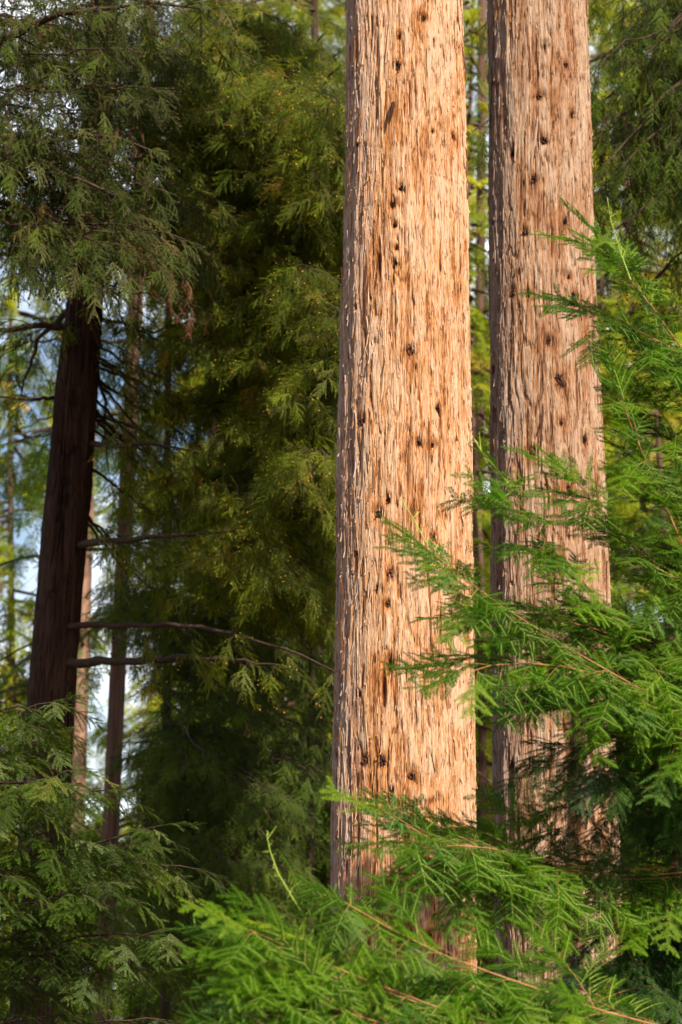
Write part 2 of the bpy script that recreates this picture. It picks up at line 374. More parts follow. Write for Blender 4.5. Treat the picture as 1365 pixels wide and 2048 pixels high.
# ------------------------------------------------------------------ the ground: one wide sheet of forest floor (below the frame)
gx = np.linspace(-1, 1, 61); gx = np.sign(gx) * np.abs(gx) ** 2.2 * 900
X, Yg = np.meshgrid(gx, gx + 20); 
Z = .25 * np.sin(X * .13 + 1) * np.cos(Yg * .11) + .10 * np.sin(X * .6) * np.sin(Yg * .5)
r_ = np.hypot(X, Yg - 6); Z *= np.clip(r_ / 25, .15, 1); 
idx = np.arange(60)[:, None] * 61 + np.arange(60)[None]
Fg = np.stack([idx, idx + 1, idx + 62, idx + 61], -1).reshape(-1, 4)
M_ground = plain('forest_floor', (.045, .028, .018), .95, (.14, .085, .05), (3, 3, 3), bump=.03)
obj('ground', mesh_np('ground', np.stack([X, Yg, Z], -1).reshape(-1, 3), Fg, [M_ground]), kind='structure')

# ------------------------------------------------------------------ trunks
class Trunk:
    """axis and radius from measured left/right edges; relief of fibrous bark"""
    def __init__(s, Y, marks, amp=1.0, fu=1.0, seed=0, knots=()):
        s.Y = Y; z, cx, r = [], [], []
        for py, xl, xr in marks:
            a = P(xl, py, Y); b = P(xr, py, Y); z.append(a[2]); cx.append((a[0] + b[0]) / 2); r.append((b[0] - a[0]) / 2)
        o = np.argsort(z); s.z = np.array(z)[o]; s.cx = np.array(cx)[o]; s.r = np.array(r)[o]; s.amp = amp; s.seed = seed; s.fu = fu; s.knots = []
        for px, py, kr in knots:
            for it in range(4):
                p = P(px, py, s.Y if it == 0 else yy); R_, c_ = s.rad(p[2]), s.cen(p[2])
                dx = np.clip((p[0] - c_) / R_, -.97, .97); yy = s.Y - R_ * math.sqrt(1 - dx * dx)
            s.knots.append((math.atan2(dx, math.sqrt(1 - dx * dx)), p[2], 1.2 * kr / FPX * Y))
    def _ex(s, z, a):
        v = np.interp(z, s.z, a); k0 = (a[1] - a[0]) / (s.z[1] - s.z[0]); k1 = (a[-1] - a[-2]) / (s.z[-1] - s.z[-2])
        return v + np.where(z < s.z[0], (z - s.z[0]) * k0, 0) + np.where(z > s.z[-1], (z - s.z[-1]) * k1 * .8, 0)
    def rad(s, z): 
        z = np.asarray(z, float); return np.maximum(s._ex(z, s.r), .03) * (1 + .5 * np.exp(-np.maximum(z, 0) / .22))
    def cen(s, z): return s._ex(np.asarray(z, float), s.cx)
    def relief(s, th, z):
        """th angle from the side facing the camera (0 = towards camera, + = right)"""
        u = (th / (2 * math.pi)) % 1.0; S = s.seed; k = s.fu
        u = (u + .006 * (vnoise(u, z, 9, 2.2, S + 1) - .5) + .003 * (vnoise(u, z, 30, 5, S + 2) - .5)) % 1.0
        F = lambda f: int(f * k)
        n1 = vnoise(u, z, F(14), .45, S + 3); n2 = vnoise(u, z, F(42), 2.4, S + 4); n3 = vnoise(u, z, F(95), 3.0, S + 5); n4 = vnoise(u, z, F(190), 12, S + 6)
        c1 = vnoise(u, z, F(40), 2.4, S + 7); c2 = vnoise(u, z, F(80), 3.5, S + 8)
        m = vnoise(u, z, F(20), 1.8, S + 9); c3 = vnoise(u, z, F(150), 7, S + 11)
        cr = np.clip(1 - np.abs(2 * c1 - 1) / .10, 0, 1) * np.clip((m - .38) * 5, 0, 1)
        cr2 = np.clip(1 - np.abs(2 * c2 - 1) / .14, 0, 1) * np.clip((vnoise(u, z, F(60), 8, S + 10) - .5) * 6, 0, 1) + np.clip((c3 - .76) * 7, 0, 1) * .9
        h = s.amp * (.020 * (n1 - .5) + .013 * (n2 - .5) + .013 * (n3 - .5) + .009 * (n4 - .5) - .013 * cr - .013 * cr2)
        t = .63 + .30 * (n3 - .5) + .30 * (n2 - .5) - .30 * cr - .18 * cr2
        for kt, kz, kr in s.knots:
            R_ = s.rad(kz); d = np.hypot((((th - kt + math.pi) % (2 * math.pi)) - math.pi) * R_, (z - kz) * .8)
            h = h - .016 * np.exp(-(d / (kr * .6)) ** 2) * (.5 + n3) + .003 * np.exp(-((d - kr * 1.25) / (kr * .5)) ** 2)
            t = t - .45 * np.exp(-(d / (kr * .8)) ** 2) * (.4 + n3) - .08 * np.exp(-(d / (kr * 2.6)) ** 2)
        return h, t
    def point(s, th, z, off=0.0):
        h, t = s.relief(th, z); R_ = s.rad(z) + h + off
        return np.stack([s.cen(z) + R_ * np.sin(th), s.Y - R_ * np.cos(th), z], -1), t
    def build(s, name, mat, parent, z0, z1, nfront, nz, ztop, zmin=-.15):
        th = np.concatenate([np.linspace(-math.radians(112), math.radians(112), nfront), np.linspace(math.radians(112), math.radians(248), max(12, nfront // 6) + 2)[1:-1]])
        z = np.concatenate([np.linspace(zmin, z0, 14)[:-1], np.linspace(z0, z1, nz), np.linspace(z1, ztop, 60)[1:]])
        TH, Z = np.meshgrid(th, z); V, t = s.point(TH, Z); n, k = TH.shape
        i = np.arange(n - 1)[:, None] * k; j = np.arange(k)[None]; j2 = (j + 1) % k
        F = np.stack([i + j, i + j2, i + k + j2, i + k + j], -1).reshape(-1, 4)
        arc = TH * float(np.mean(s.r)); suv = np.stack([arc, Z, 0 * Z], -1); ow = np.stack([np.sin(TH), -np.cos(TH), 0 * Z], -1)
        me = mesh_np(name, V.reshape(-1, 3), F, [mat], attrs={'suv': ('FLOAT_VECTOR', suv.reshape(-1, 3)), 'outw': ('FLOAT_VECTOR', ow.reshape(-1, 3)), 'tint': ('FLOAT', t.ravel())})
        return obj(name, me, parent)

# bark strip prototypes: a thin fibrous plate, length 1 along z, width 1 along x, standing out along -y; ends lift and taper
def strip_proto(R, lift_lo, lift_hi):
    n = 7; t = np.linspace(0, 1, n); w = .5 * np.sin(math.pi * (.10 + .80 * t)) ** .55 * R.uniform(.75, 1.1, n); w[0] *= R.uniform(.25, .9); w[-1] *= R.uniform(.15, .8)
    sx = np.cumsum(R.normal(0, .10, n)); sx -= sx.mean(); lift = lift_lo * np.clip(1 - t / .35, 0, 1) ** 1.6 + lift_hi * np.clip((t - .65) / .35, 0, 1) ** 1.6
    V = []
    for i in range(n):
        y = -lift[i]; c = R.uniform(-.25, .25) * w[i]
        V += [(sx[i] - w[i], y + .10, t[i] - .5), (sx[i] + c, y - .22 * R.uniform(.7, 1.3), t[i] - .5), (sx[i] + w[i], y + .10, t[i] - .5), (sx[i] - c, y + .25, t[i] - .5)]
    F = []
    for i in range(n - 1):
        for j in range(4): F.append((i * 4 + j, i * 4 + (j + 1) % 4, i * 4 + 4 + (j + 1) % 4, i * 4 + 4 + j))
    F += [(3, 2, 1, 0), ((n - 1) * 4, (n - 1) * 4 + 1, (n - 1) * 4 + 2, (n - 1) * 4 + 3)]
    return np.array(V), np.array(F)
def add_strips(T, trunk, n_part, n_stuff, z0, z1, mat_part, mat_stuff, seed, wmul=1.0):
    R = np.random.default_rng(seed)
    protos = [strip_proto(R, *l) for l in [(.25, 0), (0, .2), (.45, 0), (0, 0), (0, .4), (.1, .1), (.9, 0), (0, 0), (.2, .3), (0, 0)]]
    meshes = [mesh_np('bark_strip', V, F, [mat_part], smooth=False) for V, F in protos]
    def frame(th, z):
        p, _ = T.point(th, z, -.001); q, _ = T.point(th, z + .01, -.001)
        x = np.array([math.cos(th), math.sin(th), 0.0]); o = np.array([math.sin(th), -math.cos(th), 0.0])
        dz = (T.rad(z + .2) - T.rad(z - .2)) / .4; dc = (T.cen(z + .2) - T.cen(z - .2)) / .4
        up = norm(np.array([dc + dz * math.sin(th), -dz * math.cos(th), 1.0])); return p, x, o, up
    KN = np.array(T.knots)
    def clear(th, z, l): return not np.any((np.abs(th - KN[:, 0]) * float(np.mean(T.r)) < KN[:, 2] * .5) & (np.abs(z - KN[:, 1]) < KN[:, 2] * .4 + l * .4))
    for i in range(n_part):
        while True:
            th = R.uniform(-1.0, 1.0) * math.radians(96); z = R.uniform(z0, z1)
            if clear(th, z, .35): break
        w = R.uniform(.010, .024) * wmul; l = R.uniform(.15, .55); 
        p, x, o, up = frame(th, z); a = R.normal(0, .045); x2 = x * math.cos(a) + up * math.sin(a); u2 = -x * math.sin(a) + up * math.cos(a)
        dpt = R.uniform(.010, .022)
        M = Matrix(((x2[0] * w, -o[0] * dpt, u2[0] * l, p[0]), (x2[1] * w, -o[1] * dpt, u2[1] * l, p[1]), (x2[2] * w, -o[2] * dpt, u2[2] * l, p[2]), (0, 0, 0, 1)))
        ob = bpy.data.objects.new('bark_strip', meshes[R.integers(len(meshes))]); link(ob, trunk); ob.matrix_local = M
    VV, FF, UV, TI, OW = [], [], [], [], []; k = 0
    ths = R.uniform(-1, 1, n_stuff) * math.radians(105); zs = R.uniform(z0, z1, n_stuff); rm = float(np.mean(T.r))
    _, t0 = T.relief(ths, zs)
    for i in range(n_stuff):
        th, z = ths[i], zs[i]; w = R.uniform(.003, .011) * wmul; l = .04 + .26 * R.random() ** 1.7; V, F = protos[R.integers(len(protos))]
        if not clear(th, z, l): continue
        p, x, o, up = frame(th, z); a = R.normal(0, .06); x2 = x * math.cos(a) + up * math.sin(a); u2 = -x * math.sin(a) + up * math.cos(a); dpt = R.uniform(.005, .015)
        VV.append(p + V[:, :1] * x2 * w - V[:, 1:2] * o * dpt + V[:, 2:] * u2 * l); FF.append(F + k); k += len(V)
        UV.append(np.stack([th * rm + V[:, 0] * w, z + V[:, 2] * l, V[:, 1] * 0], -1)); TI.append(np.full(len(V), np.clip(t0[i] + R.normal(.05, .22), .05, 1.0))); OW.append(np.repeat(o[None], len(V), 0))
    me = mesh_np('bark_fibres', np.concatenate(VV), np.concatenate(FF), [mat_stuff], smooth=False,
                 attrs={'suv': ('FLOAT_VECTOR', np.concatenate(UV)), 'outw': ('FLOAT_VECTOR', np.concatenate(OW)), 'tint': ('FLOAT', np.concatenate(TI))})
    obj('bark_fibres', me, trunk, kind='stuff')
def add_knots(T, trunk, seed, mat=None):
    """each old branch scar: a ragged dark collar round a hollow, with torn splinters"""
    R = np.random.default_rng(seed)
    for th, z, kr in T.knots:
        kr = kr * R.uniform(.45, 1.1); mk = mat or (M_knot if R.random() < .6 else M_knot2)
        c, _ = T.point(np.array(th), np.array(z), .003); c = np.array(c, float)
        x = np.array([math.cos(th), math.sin(th), 0.0]); o = np.array([math.sin(th), -math.cos(th), 0.0]); up = np.array([0, 0, 1.0])
        n = 12; V = [c - o * .010]; F3 = []; F4 = []; ax, ay = R.uniform(.45, .8), R.uniform(.7, 1.1); tl = R.normal(0, .4)
        x1 = x * math.cos(tl) + up * math.sin(tl); u1 = -x * math.sin(tl) + up * math.cos(tl)
        rings = [(.25, -.006), (.45, .006), (.70, .003), (.95, -.007)]
        star = 1 + R.normal(0, .38, n)
        for q, (rr, hh) in enumerate(rings):
            for a in range(n):
                A = a * 2 * math.pi / n; r = kr * rr * max(.3, 1 + (star[a] - 1) * rr + R.normal(0, .12)); V.append(c + x1 * math.cos(A) * r * ax + u1 * math.sin(A) * r * ay + o * (hh + .005 + R.normal(0, .004)))
        for a in range(n):
            F3.append((0, 1 + a, 1 + (a + 1) % n))
            for q in range(3): F4.append((1 + q * n + a, 1 + (q + 1) * n + a, 1 + (q + 1) * n + (a + 1) % n, 1 + q * n + (a + 1) % n))
        for sp in range(R.integers(14, 24)):
            A = R.uniform(0, 2 * math.pi); r = kr * R.uniform(.2, 1.25); b = c + x1 * math.cos(A) * r * ax + u1 * math.sin(A) * r * ay + o * .002
            d = norm(x * math.cos(A) * .6 + up * math.sin(A) * .9 + o * R.uniform(.1, .9) + R.normal(0, .45, 3)); l = kr * R.uniform(.25, .9); wv = norm(np.cross(d, o)) * kr * R.uniform(.06, .16); k = len(V)
            V += [b - wv, b + wv, b + d * l, b - o * .008]; F3 += [(k, k + 1, k + 2), (k + 1, k + 3, k + 2), (k + 3, k, k + 2)]
        obj('knot', mesh_np('knot', V, [np.array(F4), np.array(F3)], [mk], smooth=False), trunk)

KA = [(795,130,12),(850,35,9),(800,70,8),(803,375,11),(785,407,11),(790,450,9),(791,528,9),(793,495,7),(820,700,14),(835,735,7),(876,818,9),(720,843,13),(838,885,10),(865,890,11),(775,1000,11),(757,1028,13),(711,1105,9),(780,1148,13),(755,1180,8),(774,1208,9),(778,1325,17),(716,1388,8),(728,1522,13),(765,1522,13),(825,1552,14),(783,1580,8),(700,1700,10),(782,1782,14),(797,1870,12),(868,1075,9),(906,272,8),(868,262,6),(860,1870,8),(712,615,6),(714,288,7),(912,880,7)]
KB = [(1090,90,11),(1133,130,11),(1078,192,12),(1147,228,11),(1088,280,13),(1025,307,13),(1068,360,13),(986,247,10),(1132,442,10),(1168,445,8),(1052,465,9),(1140,553,10),(1150,590,11),(1025,585,11),(1056,590,11),(1096,682,12),(1120,760,13),(1170,880,13),(1123,845,9),(1065,903,10),(1138,975,9),(1022,1530,12),(1137,1583,10),(1188,1573,10),(1158,1617,11),(1030,1260,13),(1092,620,8),(985,740,8)]
YA, YB, YC = 13.0, 14.2, 17.0
treeA = thing('redwood_tree', 'thickest redwood, straight pale tan trunk standing sunlit in front of the other big trunk', 'tree', (0, 0, 0), 'big redwoods with bare trunks')
TA = Trunk(YA, [(0, 697, 922), (500, 688, 934), (1000, 675, 941), (1500, 668, 948), (2000, 661, 956)], 1.0, 1.0, 0, KA)
treeA.location = (float(TA.cen(0)), YA, 0)
def rebase(o):      # children were built in world coordinates; keep them there
    mi = Matrix.Translation(-o.location)
    for c in o.children: c.matrix_parent_inverse = mi
tA = TA.build('trunk', M_barkA, treeA, 1.45, 8.0, 300, 900, 17.0)
add_strips(TA, tA, 300, 8000, 1.5, 7.6, M_stripA, M_barkA, 21)
add_knots(TA, tA, 31)
# the dark sliver of a dead twig hanging on the thick trunk
g = Geo(); p_, _ = TA.point(np.array(math.asin(np.clip((P(785, 210, YA - .35)[0] - TA.cen(6.6)) / TA.rad(6.6), -1, 1))), np.array(P(785, 210, YA - .33)[2])); p_ = np.array(p_, float)
g.tube([p_ + (0, .01, .01), p_ + (.002, -.045, 0), p_ + (-.006, -.05, -.05), p_ + (-.022, -.035, -.125)], [.010, .012, .009, .003], 5)
obj('twig_stub', g.mesh('twig_stub', M_knot), tA)
rebase(treeA)

treeB = thing('redwood_tree', 'second thickest redwood, brownish tan trunk just behind the leafy green branches', 'tree', (0, 0, 0), 'big redwoods with bare trunks')
TB = Trunk(YB, [(0, 977, 1173), (500, 978, 1188), (1000, 985, 1210), (1500, 987, 1230), (2000, 991, 1250)], .95, 1.0, 20, KB)
treeB.location = (float(TB.cen(0)), YB, 0)
tB = TB.build('trunk', M_barkB, treeB, 1.45, 8.6, 260, 800, 18.0)
add_strips(TB, tB, 280, 6500, 1.5, 8.3, M_stripB, M_barkB, 22)
add_knots(TB, tB, 32)
rebase(treeB)

# ------------------------------------------------------------------ dark redwood on the left, with limbs
treeC = thing('redwood_tree', 'dark brown shaded redwood with bare horizontal limbs, standing left of the tan trunks', 'tree', (-2.2, YC, 0))
TC = Trunk(YC, [(0, 182, 236), (560, 140, 207), (760, 113, 196), (1000, 91, 181), (1200, 73, 166), (1400, 55, 150), (2000, 22, 128)], .9, .55, 40,
           [(150, 805, 10), (130, 960, 9), (135, 1000, 9), (150, 900, 7), (105, 1190, 8)])
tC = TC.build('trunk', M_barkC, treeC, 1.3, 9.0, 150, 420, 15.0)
add_knots(TC, tC, 33)
def limb(tree, pxs, Y0, Y1, r0, r1, protos=PR_mid, bare=.35, **kw):
    n = len(pxs); path = [P(px, py, Y0 + (Y1 - Y0) * i / (n - 1)) for i, (px, py) in enumerate(pxs)]
    return bough(tree, path[0], path[-1], protos, path=path, r0=r0, bare=bare, **kw)
limb(treeC, [(185, 888), (225, 893), (300, 885), (400, 905)], 16.9, 16.0, .024, .01, tl=(.4, .2), bare=.45)
limb(treeC, [(160, 1090), (200, 1086), (340, 1073), (470, 1060)], 16.9, 15.6, .030, .01, tl=(.5, .25), bare=.3)
limb(treeC, [(130, 1255), (250, 1248), (380, 1250), (480, 1272), (600, 1312), (700, 1356)], 16.9, 15.3, .026, .014, tl=(.35, .2), bare=.25, step=.22)
limb(treeC, [(135, 1325), (250, 1322), (450, 1315), (560, 1330)], 16.9, 15.5, .038, .014, tl=(.45, .2), bare=.4, step=.16)
limb(treeC, [(112, 795), (60, 800), (-30, 790)], 17, 16.8, .016, .01, tl=(.4, .2), bare=.2)
limb(treeC, [(200, 690), (150, 560), (90, 470), (40, 420)], 16.8, 15.6, .020, .01, tl=(.4, .25), bare=.3)
R = np.random.default_rng(61)
for i in range(46):        # boughs of the crown, spreading all round
    z0 = R.uniform(6.6, 14.5); a = R.uniform(0, 2 * math.pi); l = R.uniform(1.3, 2.6) * (1 if z0 < 11 else .75)
    c = np.array([float(TC.cen(z0)), YC, z0]); e = c + np.array([math.cos(a) * l, math.sin(a) * l, -l * R.uniform(.15, .5)])
    if e[0] > -1.3: continue
    bough(treeC, c, e, PR_midc, R=R, r0=.028, tl=(.6, .25), step=.13, tstep=.12, bare=.15, sag=.2)
for i in range(34):
    e = P(R.uniform(170, 430), R.uniform(0, 560), R.uniform(15.4, 17.6)); zb = e[2] + R.uniform(.2, .7)
    bough(treeC, np.array([float(TC.cen(zb)), YC + .1, zb]), e, PR_midc, R=R, r0=.014, tl=(.42, .2), step=.10, tstep=.085, bare=.3, sag=.1)
for i in range(26):
    e = P(R.uniform(200, 400), R.uniform(540, 1200), R.uniform(16.6, 18.6)); zb = e[2] + R.uniform(.2, .7)
    bough(treeC, np.array([float(TC.cen(zb)), YC + .1, zb]), e, PR_mid, R=R, r0=.014, tl=(.40, .2), step=.11, tstep=.10, bare=.45, sag=.1)
rebase(treeC)

# ------------------------------------------------------------------ generic tree with its boughs
def simple_trunk(tree, marks, Y, mat, ztop, n=40, seed=0, zmin=-.2):
    T = Trunk(Y, marks, .6, .35, seed); T.build('trunk', mat, tree, 0.5, ztop * .7, n, 160, ztop, zmin); return T
def leafy_tree(name, label, cat, px, Y, half_px, protos, boughs, mat=M_wood, ztop=None, lean=0, group=None, seed=0, kw=None, trunk_n=28):
    """boughs: list of (zbase, end point)"""
    tree = thing(name, label, cat, (float(P(px, 2000, Y)[0]), Y, 0), group)
    T = simple_trunk(tree, [(0, px + lean - half_px * .7, px + lean + half_px * .7), (1000, px + lean / 2 - half_px * .85, px + lean / 2 + half_px * .85), (2000, px - half_px, px + half_px)], Y, mat, ztop or 12, trunk_n, seed)
    R = np.random.default_rng(seed + 900)
    for zb, e in boughs:
        bough(tree, np.array([float(T.cen(zb)), Y, zb]), e, protos, R=R, **(kw or {}))
    rebase(tree); return tree, T
def fill(R, polys, Y, n, px_t, drop=(.1, .6), dy=1.2):
    """bough ends spread over photo regions, each bough rising back to the trunk"""
    out = []
    for i in range(n):
        x0, y0, x1, y1 = polys[R.integers(len(polys))]
        e = P(R.uniform(x0, x1), R.uniform(y0, y1), Y + R.uniform(-dy, dy * .6)); tx = P(px_t, 1000, Y)[0]
        l = math.hypot(e[0] - tx, e[1] - Y); out.append((max(.3, e[2] + l * R.uniform(*drop)), e))
    return out
R = np.random.default_rng(71)
# big leafy redwood filling the middle left
leafy_tree('redwood_tree', 'leafy redwood with long drooping boughs and orange tips, filling the space beside the thick trunk', 'tree', 620, 19.6, 8, PR_mid,
           fill(R, [(240, 20, 560, 500), (230, 450, 690, 850), (300, 850, 690, 1230), (300, 0, 700, 110), (400, 800, 700, 1250), (400, 420, 700, 800)], 17.8, 80, 620, dy=1.2)
           + fill(R, [(330, 60, 590, 600), (290, 420, 590, 1200), (300, 20, 520, 300)], 16.0, 46, 620, dy=.22) + fill(R, [(590, 60, 710, 1250)], 15.1, 18, 620, dy=.25), ztop=16, seed=2, lean=10,
           kw=dict(r0=.020, tl=(.52, .24), step=.088, tstep=.070, nj=.7, vert=.3, up=(.35, -.75, .75), bare=.2, sag=.1))
# tree off the left edge whose heavy limbs enter the picture
treeM = thing('redwood_tree', 'redwood whose heavy dark limbs reach in from beyond the left edge, top corner', 'tree', (-3.2, 14.6, 0))
simple_trunk(treeM, [(0, -330, -250), (1000, -335, -245), (2000, -340, -240)], 14.6, M_barkC, 14, 30, 7)
limb(treeM, [(-290, 230), (-100, 270), (0, 298), (100, 332), (230, 392)], 14.6, 14.2, .045, .01, protos=PR_midc, tl=(.5, .25), bare=.35, step=.09)
limb(treeM, [(-290, 110), (-60, 95), (30, 72), (110, 30), (260, 10)], 14.6, 14.0, .05, .01, protos=PR_midc, tl=(.55, .3), bare=.35, step=.08)
limb(treeM, [(-290, 400), (-80, 360), (60, 290), (200, 262), (300, 300)], 14.6, 14.0, .035, .01, protos=PR_midc, tl=(.5, .25), bare=.35, step=.09)
limb(treeM, [(-290, 60), (0, -60), (150, -20), (420, 20)], 14.6, 14.3, .035, .01, protos=PR_midc, tl=(.6, .3), bare=.3, step=.09)
limb(treeM, [(-290, 420), (0, 395), (110, 440), (210, 560)], 14.6, 14.1, .028, .01, protos=PR_midc, tl=(.5, .25), bare=.4, step=.09)
R = np.random.default_rng(77)
for zb, e in fill(R, [(20, -20, 330, 150), (30, 60, 380, 250), (120, 310, 360, 520), (60, 400, 260, 520), (20, 240, 120, 330), (260, 380, 420, 560)], 14.8, 40, -290, (.0, .25), .8):
    bough(treeM, np.array([-2.95, 14.6, zb]), e, PR_midc, R=R, r0=.016, tl=(.45, .2), step=.10, tstep=.085, bare=.5, sag=.06, nj=.6, up=(.25, -.5, .85))
for px, py in [(330, 520), (85, 30), (265, 250), (370, 560), (300, 470), (410, 620)]:      # dead brown sprays caught in the boughs
    e = P(px, py, 14.5); bough(treeM, e + np.array([-.5, .2, .15]), e, PR_dead, R=R, r0=.006, tl=(.10, .05), step=.08, tstep=.06, bare=.5, sag=.15, drp=.9, scl=.6)
rebase(treeM)
# boughs in the middle that hang in front of the dark trunk's crown
R = np.random.default_rng(72)
leafy_tree('redwood_tree', 'slender redwood with a thin dark stem and deep green boughs, behind the long arching limb', 'tree', 330, 20.2, 9, PR_dk,
           fill(R, [(350, 1250, 690, 1720), (200, 1050, 420, 1280), (360, 1450, 700, 1900), (300, 1800, 640, 2048), (480, 1300, 700, 1800)], 19.2, 95, 330, dy=1.4), ztop=8, seed=3, lean=12,
           kw=dict(r0=.016, tl=(.5, .2), step=.11, tstep=.085, bare=.15, sag=.08, nj=.6, up=(.25, -.5, .85)))
# thin reddish trunks seen through the gap
for lab, px, Y, hp, lean, mt, sd in [('slim reddish brown trunk leaning right, in the bright gap beside the dark redwood', 205, 22, 18, 95, M_farbark2, 4),
                                 ('pale slim trunk right behind the dark redwood, partly hidden by it', 145, 26, 17, 60, M_farbark, 5),
                                 ('blurred reddish trunk deep in the shade under the arching limb', 435, 27, 28, 10, M_farbark2, 6),
                                 ('pale blurred trunk seen in the narrow gap between the two thick tan trunks', 950, 30, 12, 15, M_farbark2, 8)]:
    R = np.random.default_rng(sd + 50); bs = []
    for i in range(16):
        z = R.uniform(5, 15); a = R.uniform(0, 6.28); l = R.uniform(1, 2); T0 = P(px + lean * .5, 1000, Y)
        bs.append((z, np.array([T0[0] + math.cos(a) * l, Y + math.sin(a) * l, z - l * .3])))
    leafy_tree('redwood_tree', lab, 'tree', px, Y, hp, PR_fard, bs, mat=mt, ztop=18, seed=sd, lean=lean, kw=dict(r0=.02, tl=(.8, .35), step=.35, tstep=.3, bare=.2))

# lower left: nearer redwood with full green boughs, trunk beyond the left edge
R = np.random.default_rng(73)
tips = [(120,1400),(95,1470),(150,1540),(215,1580),(40,1450),(330,1650),(400,1740),(390,1860),(300,1930),(150,1680),(60,1600),(240,1760),(200,1960),(80,1850),(20,1750),(130,2030),(330,2040),(10,1950),(260,1690),(60,1720),(180,1850),(30,2030)]
leafy_tree('redwood_tree', 'nearer redwood with full soft green boughs covering the lower left corner', 'tree', -170, 11.6, 50, PR_k,
           [(max(.4, P(x, y, 11.2)[2] + R.uniform(-.35, .15)), P(x, y, 11.2 + R.uniform(-.6, .9))) for x, y in tips], ztop=7, seed=9,
           kw=dict(r0=.012, tl=(.30, .12), step=.065, tstep=.07, bare=.35, sag=.05, drp=.3))

# ------------------------------------------------------------------ shady tree at the right whose boughs hang into the top corner
R = np.random.default_rng(74)
tips = [(1220,60),(1290,150),(1240,260),(1330,300),(1200,130),(1350,420),(1270,380),(1340,30),(960,60),(950,260),(1310,560),(1210,330),(1345,200),(1260,0),(1320,90),(1210,200),(1300,230),(1250,330),(1350,330),(1220,420),(1290,20)]
tips = tips + [(x + R.uniform(-50, 60), y + R.uniform(-60, 40)) for x, y in tips if x > 1100]
bs = [(P(x, y, 17)[2] + R.uniform(.5, 1.3), P(x, y, R.uniform(15, 17.2))) for x, y in tips]
for i in range(24):
    z = R.uniform(8, 16); a = R.uniform(0, 6.28); l = R.uniform(1.4, 2.4); bs.append((z, np.array([4.0 + math.cos(a) * l, 16.5 + math.sin(a) * l, z - l * R.uniform(.1, .4)])))
leafy_tree('redwood_tree', 'redwood with dark hanging boughs and small cones in the upper right corner', 'tree', 682 + 4836 * 4.0 / 16.5, 16.5, 70, PR_dk, bs, mat=M_barkC, ztop=21, seed=12,
           kw=dict(r0=.03, tl=(.6, .3), step=.11, tstep=.09, bare=.3, sag=.2, drp=.8))

# ------------------------------------------------------------------ far trees closing off the view
R = np.random.default_rng(75)
def far_tree(x, Y, h, w, sunny, label, z0=.5, dens=1.0, group=None):
    tree = thing('conifer_tree', label, 'tree', (x, Y, 0), group)
    g = Geo(); zz = np.linspace(-.3, h, 24); g.tube(np.stack([x + .1 * np.sin(zz * .4), 0 * zz + Y, zz], -1), (.10 if not sunny else .05) * (1 - zz / (h * 1.03)) + .02, 8)
    n = int(h * (9 if sunny else 6.5) * dens); V0 = []; fp, fd, fn, fs = [], [], [], []
    for i in range(n):
        z = z0 + (h - z0) * (i + R.random()) / n; l = w * (1 - ((z - z0) / (h - z0)) ** 1.6 * .85) * R.uniform(.45, 1.15); a = R.uniform(0, 6.28)
        d = np.array([math.cos(a), math.sin(a), -.18]); T = np.array([x, Y, z]) + d * l * np.linspace(0, 1, 5)[:, None] + np.array([0, 0, -.25]) * l * (np.linspace(0, 1, 5)[:, None] ** 2)
        g.tube(T, np.linspace(.03, .006, 5), 3)
        k = int(l * 13); q = R.uniform(.15, 1, k) ** .7; sd = np.array([-d[1], d[0], 0]); wd = .38 * l * (1 - q * .6)
        off = R.uniform(-1, 1, k) * wd
        pp = np.stack([np.interp(q, np.linspace(0, 1, 5), T[:, c]) for c in range(3)], -1) + off[:, None] * sd + R.normal(0, .10, (k, 3)) - np.array([0, 0, .15]) * np.abs(off)[:, None]
        fp.append(pp); fd.append(d * .8 + sd * (off / np.maximum(wd, .01))[:, None] + R.normal(0, .3, (k, 3)) - np.array([0, 0, .35])); fn.append(np.array([0, 0, 1.]) + R.normal(0, .4, (k, 3))); fs.append(R.uniform(.6, 1.3, k))
    obj('trunk', g.mesh('trunk', M_farbark2), tree)
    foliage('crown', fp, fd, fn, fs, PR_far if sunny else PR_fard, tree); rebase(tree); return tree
def xat(px, Y): return (px - 682.5) / FPX * Y
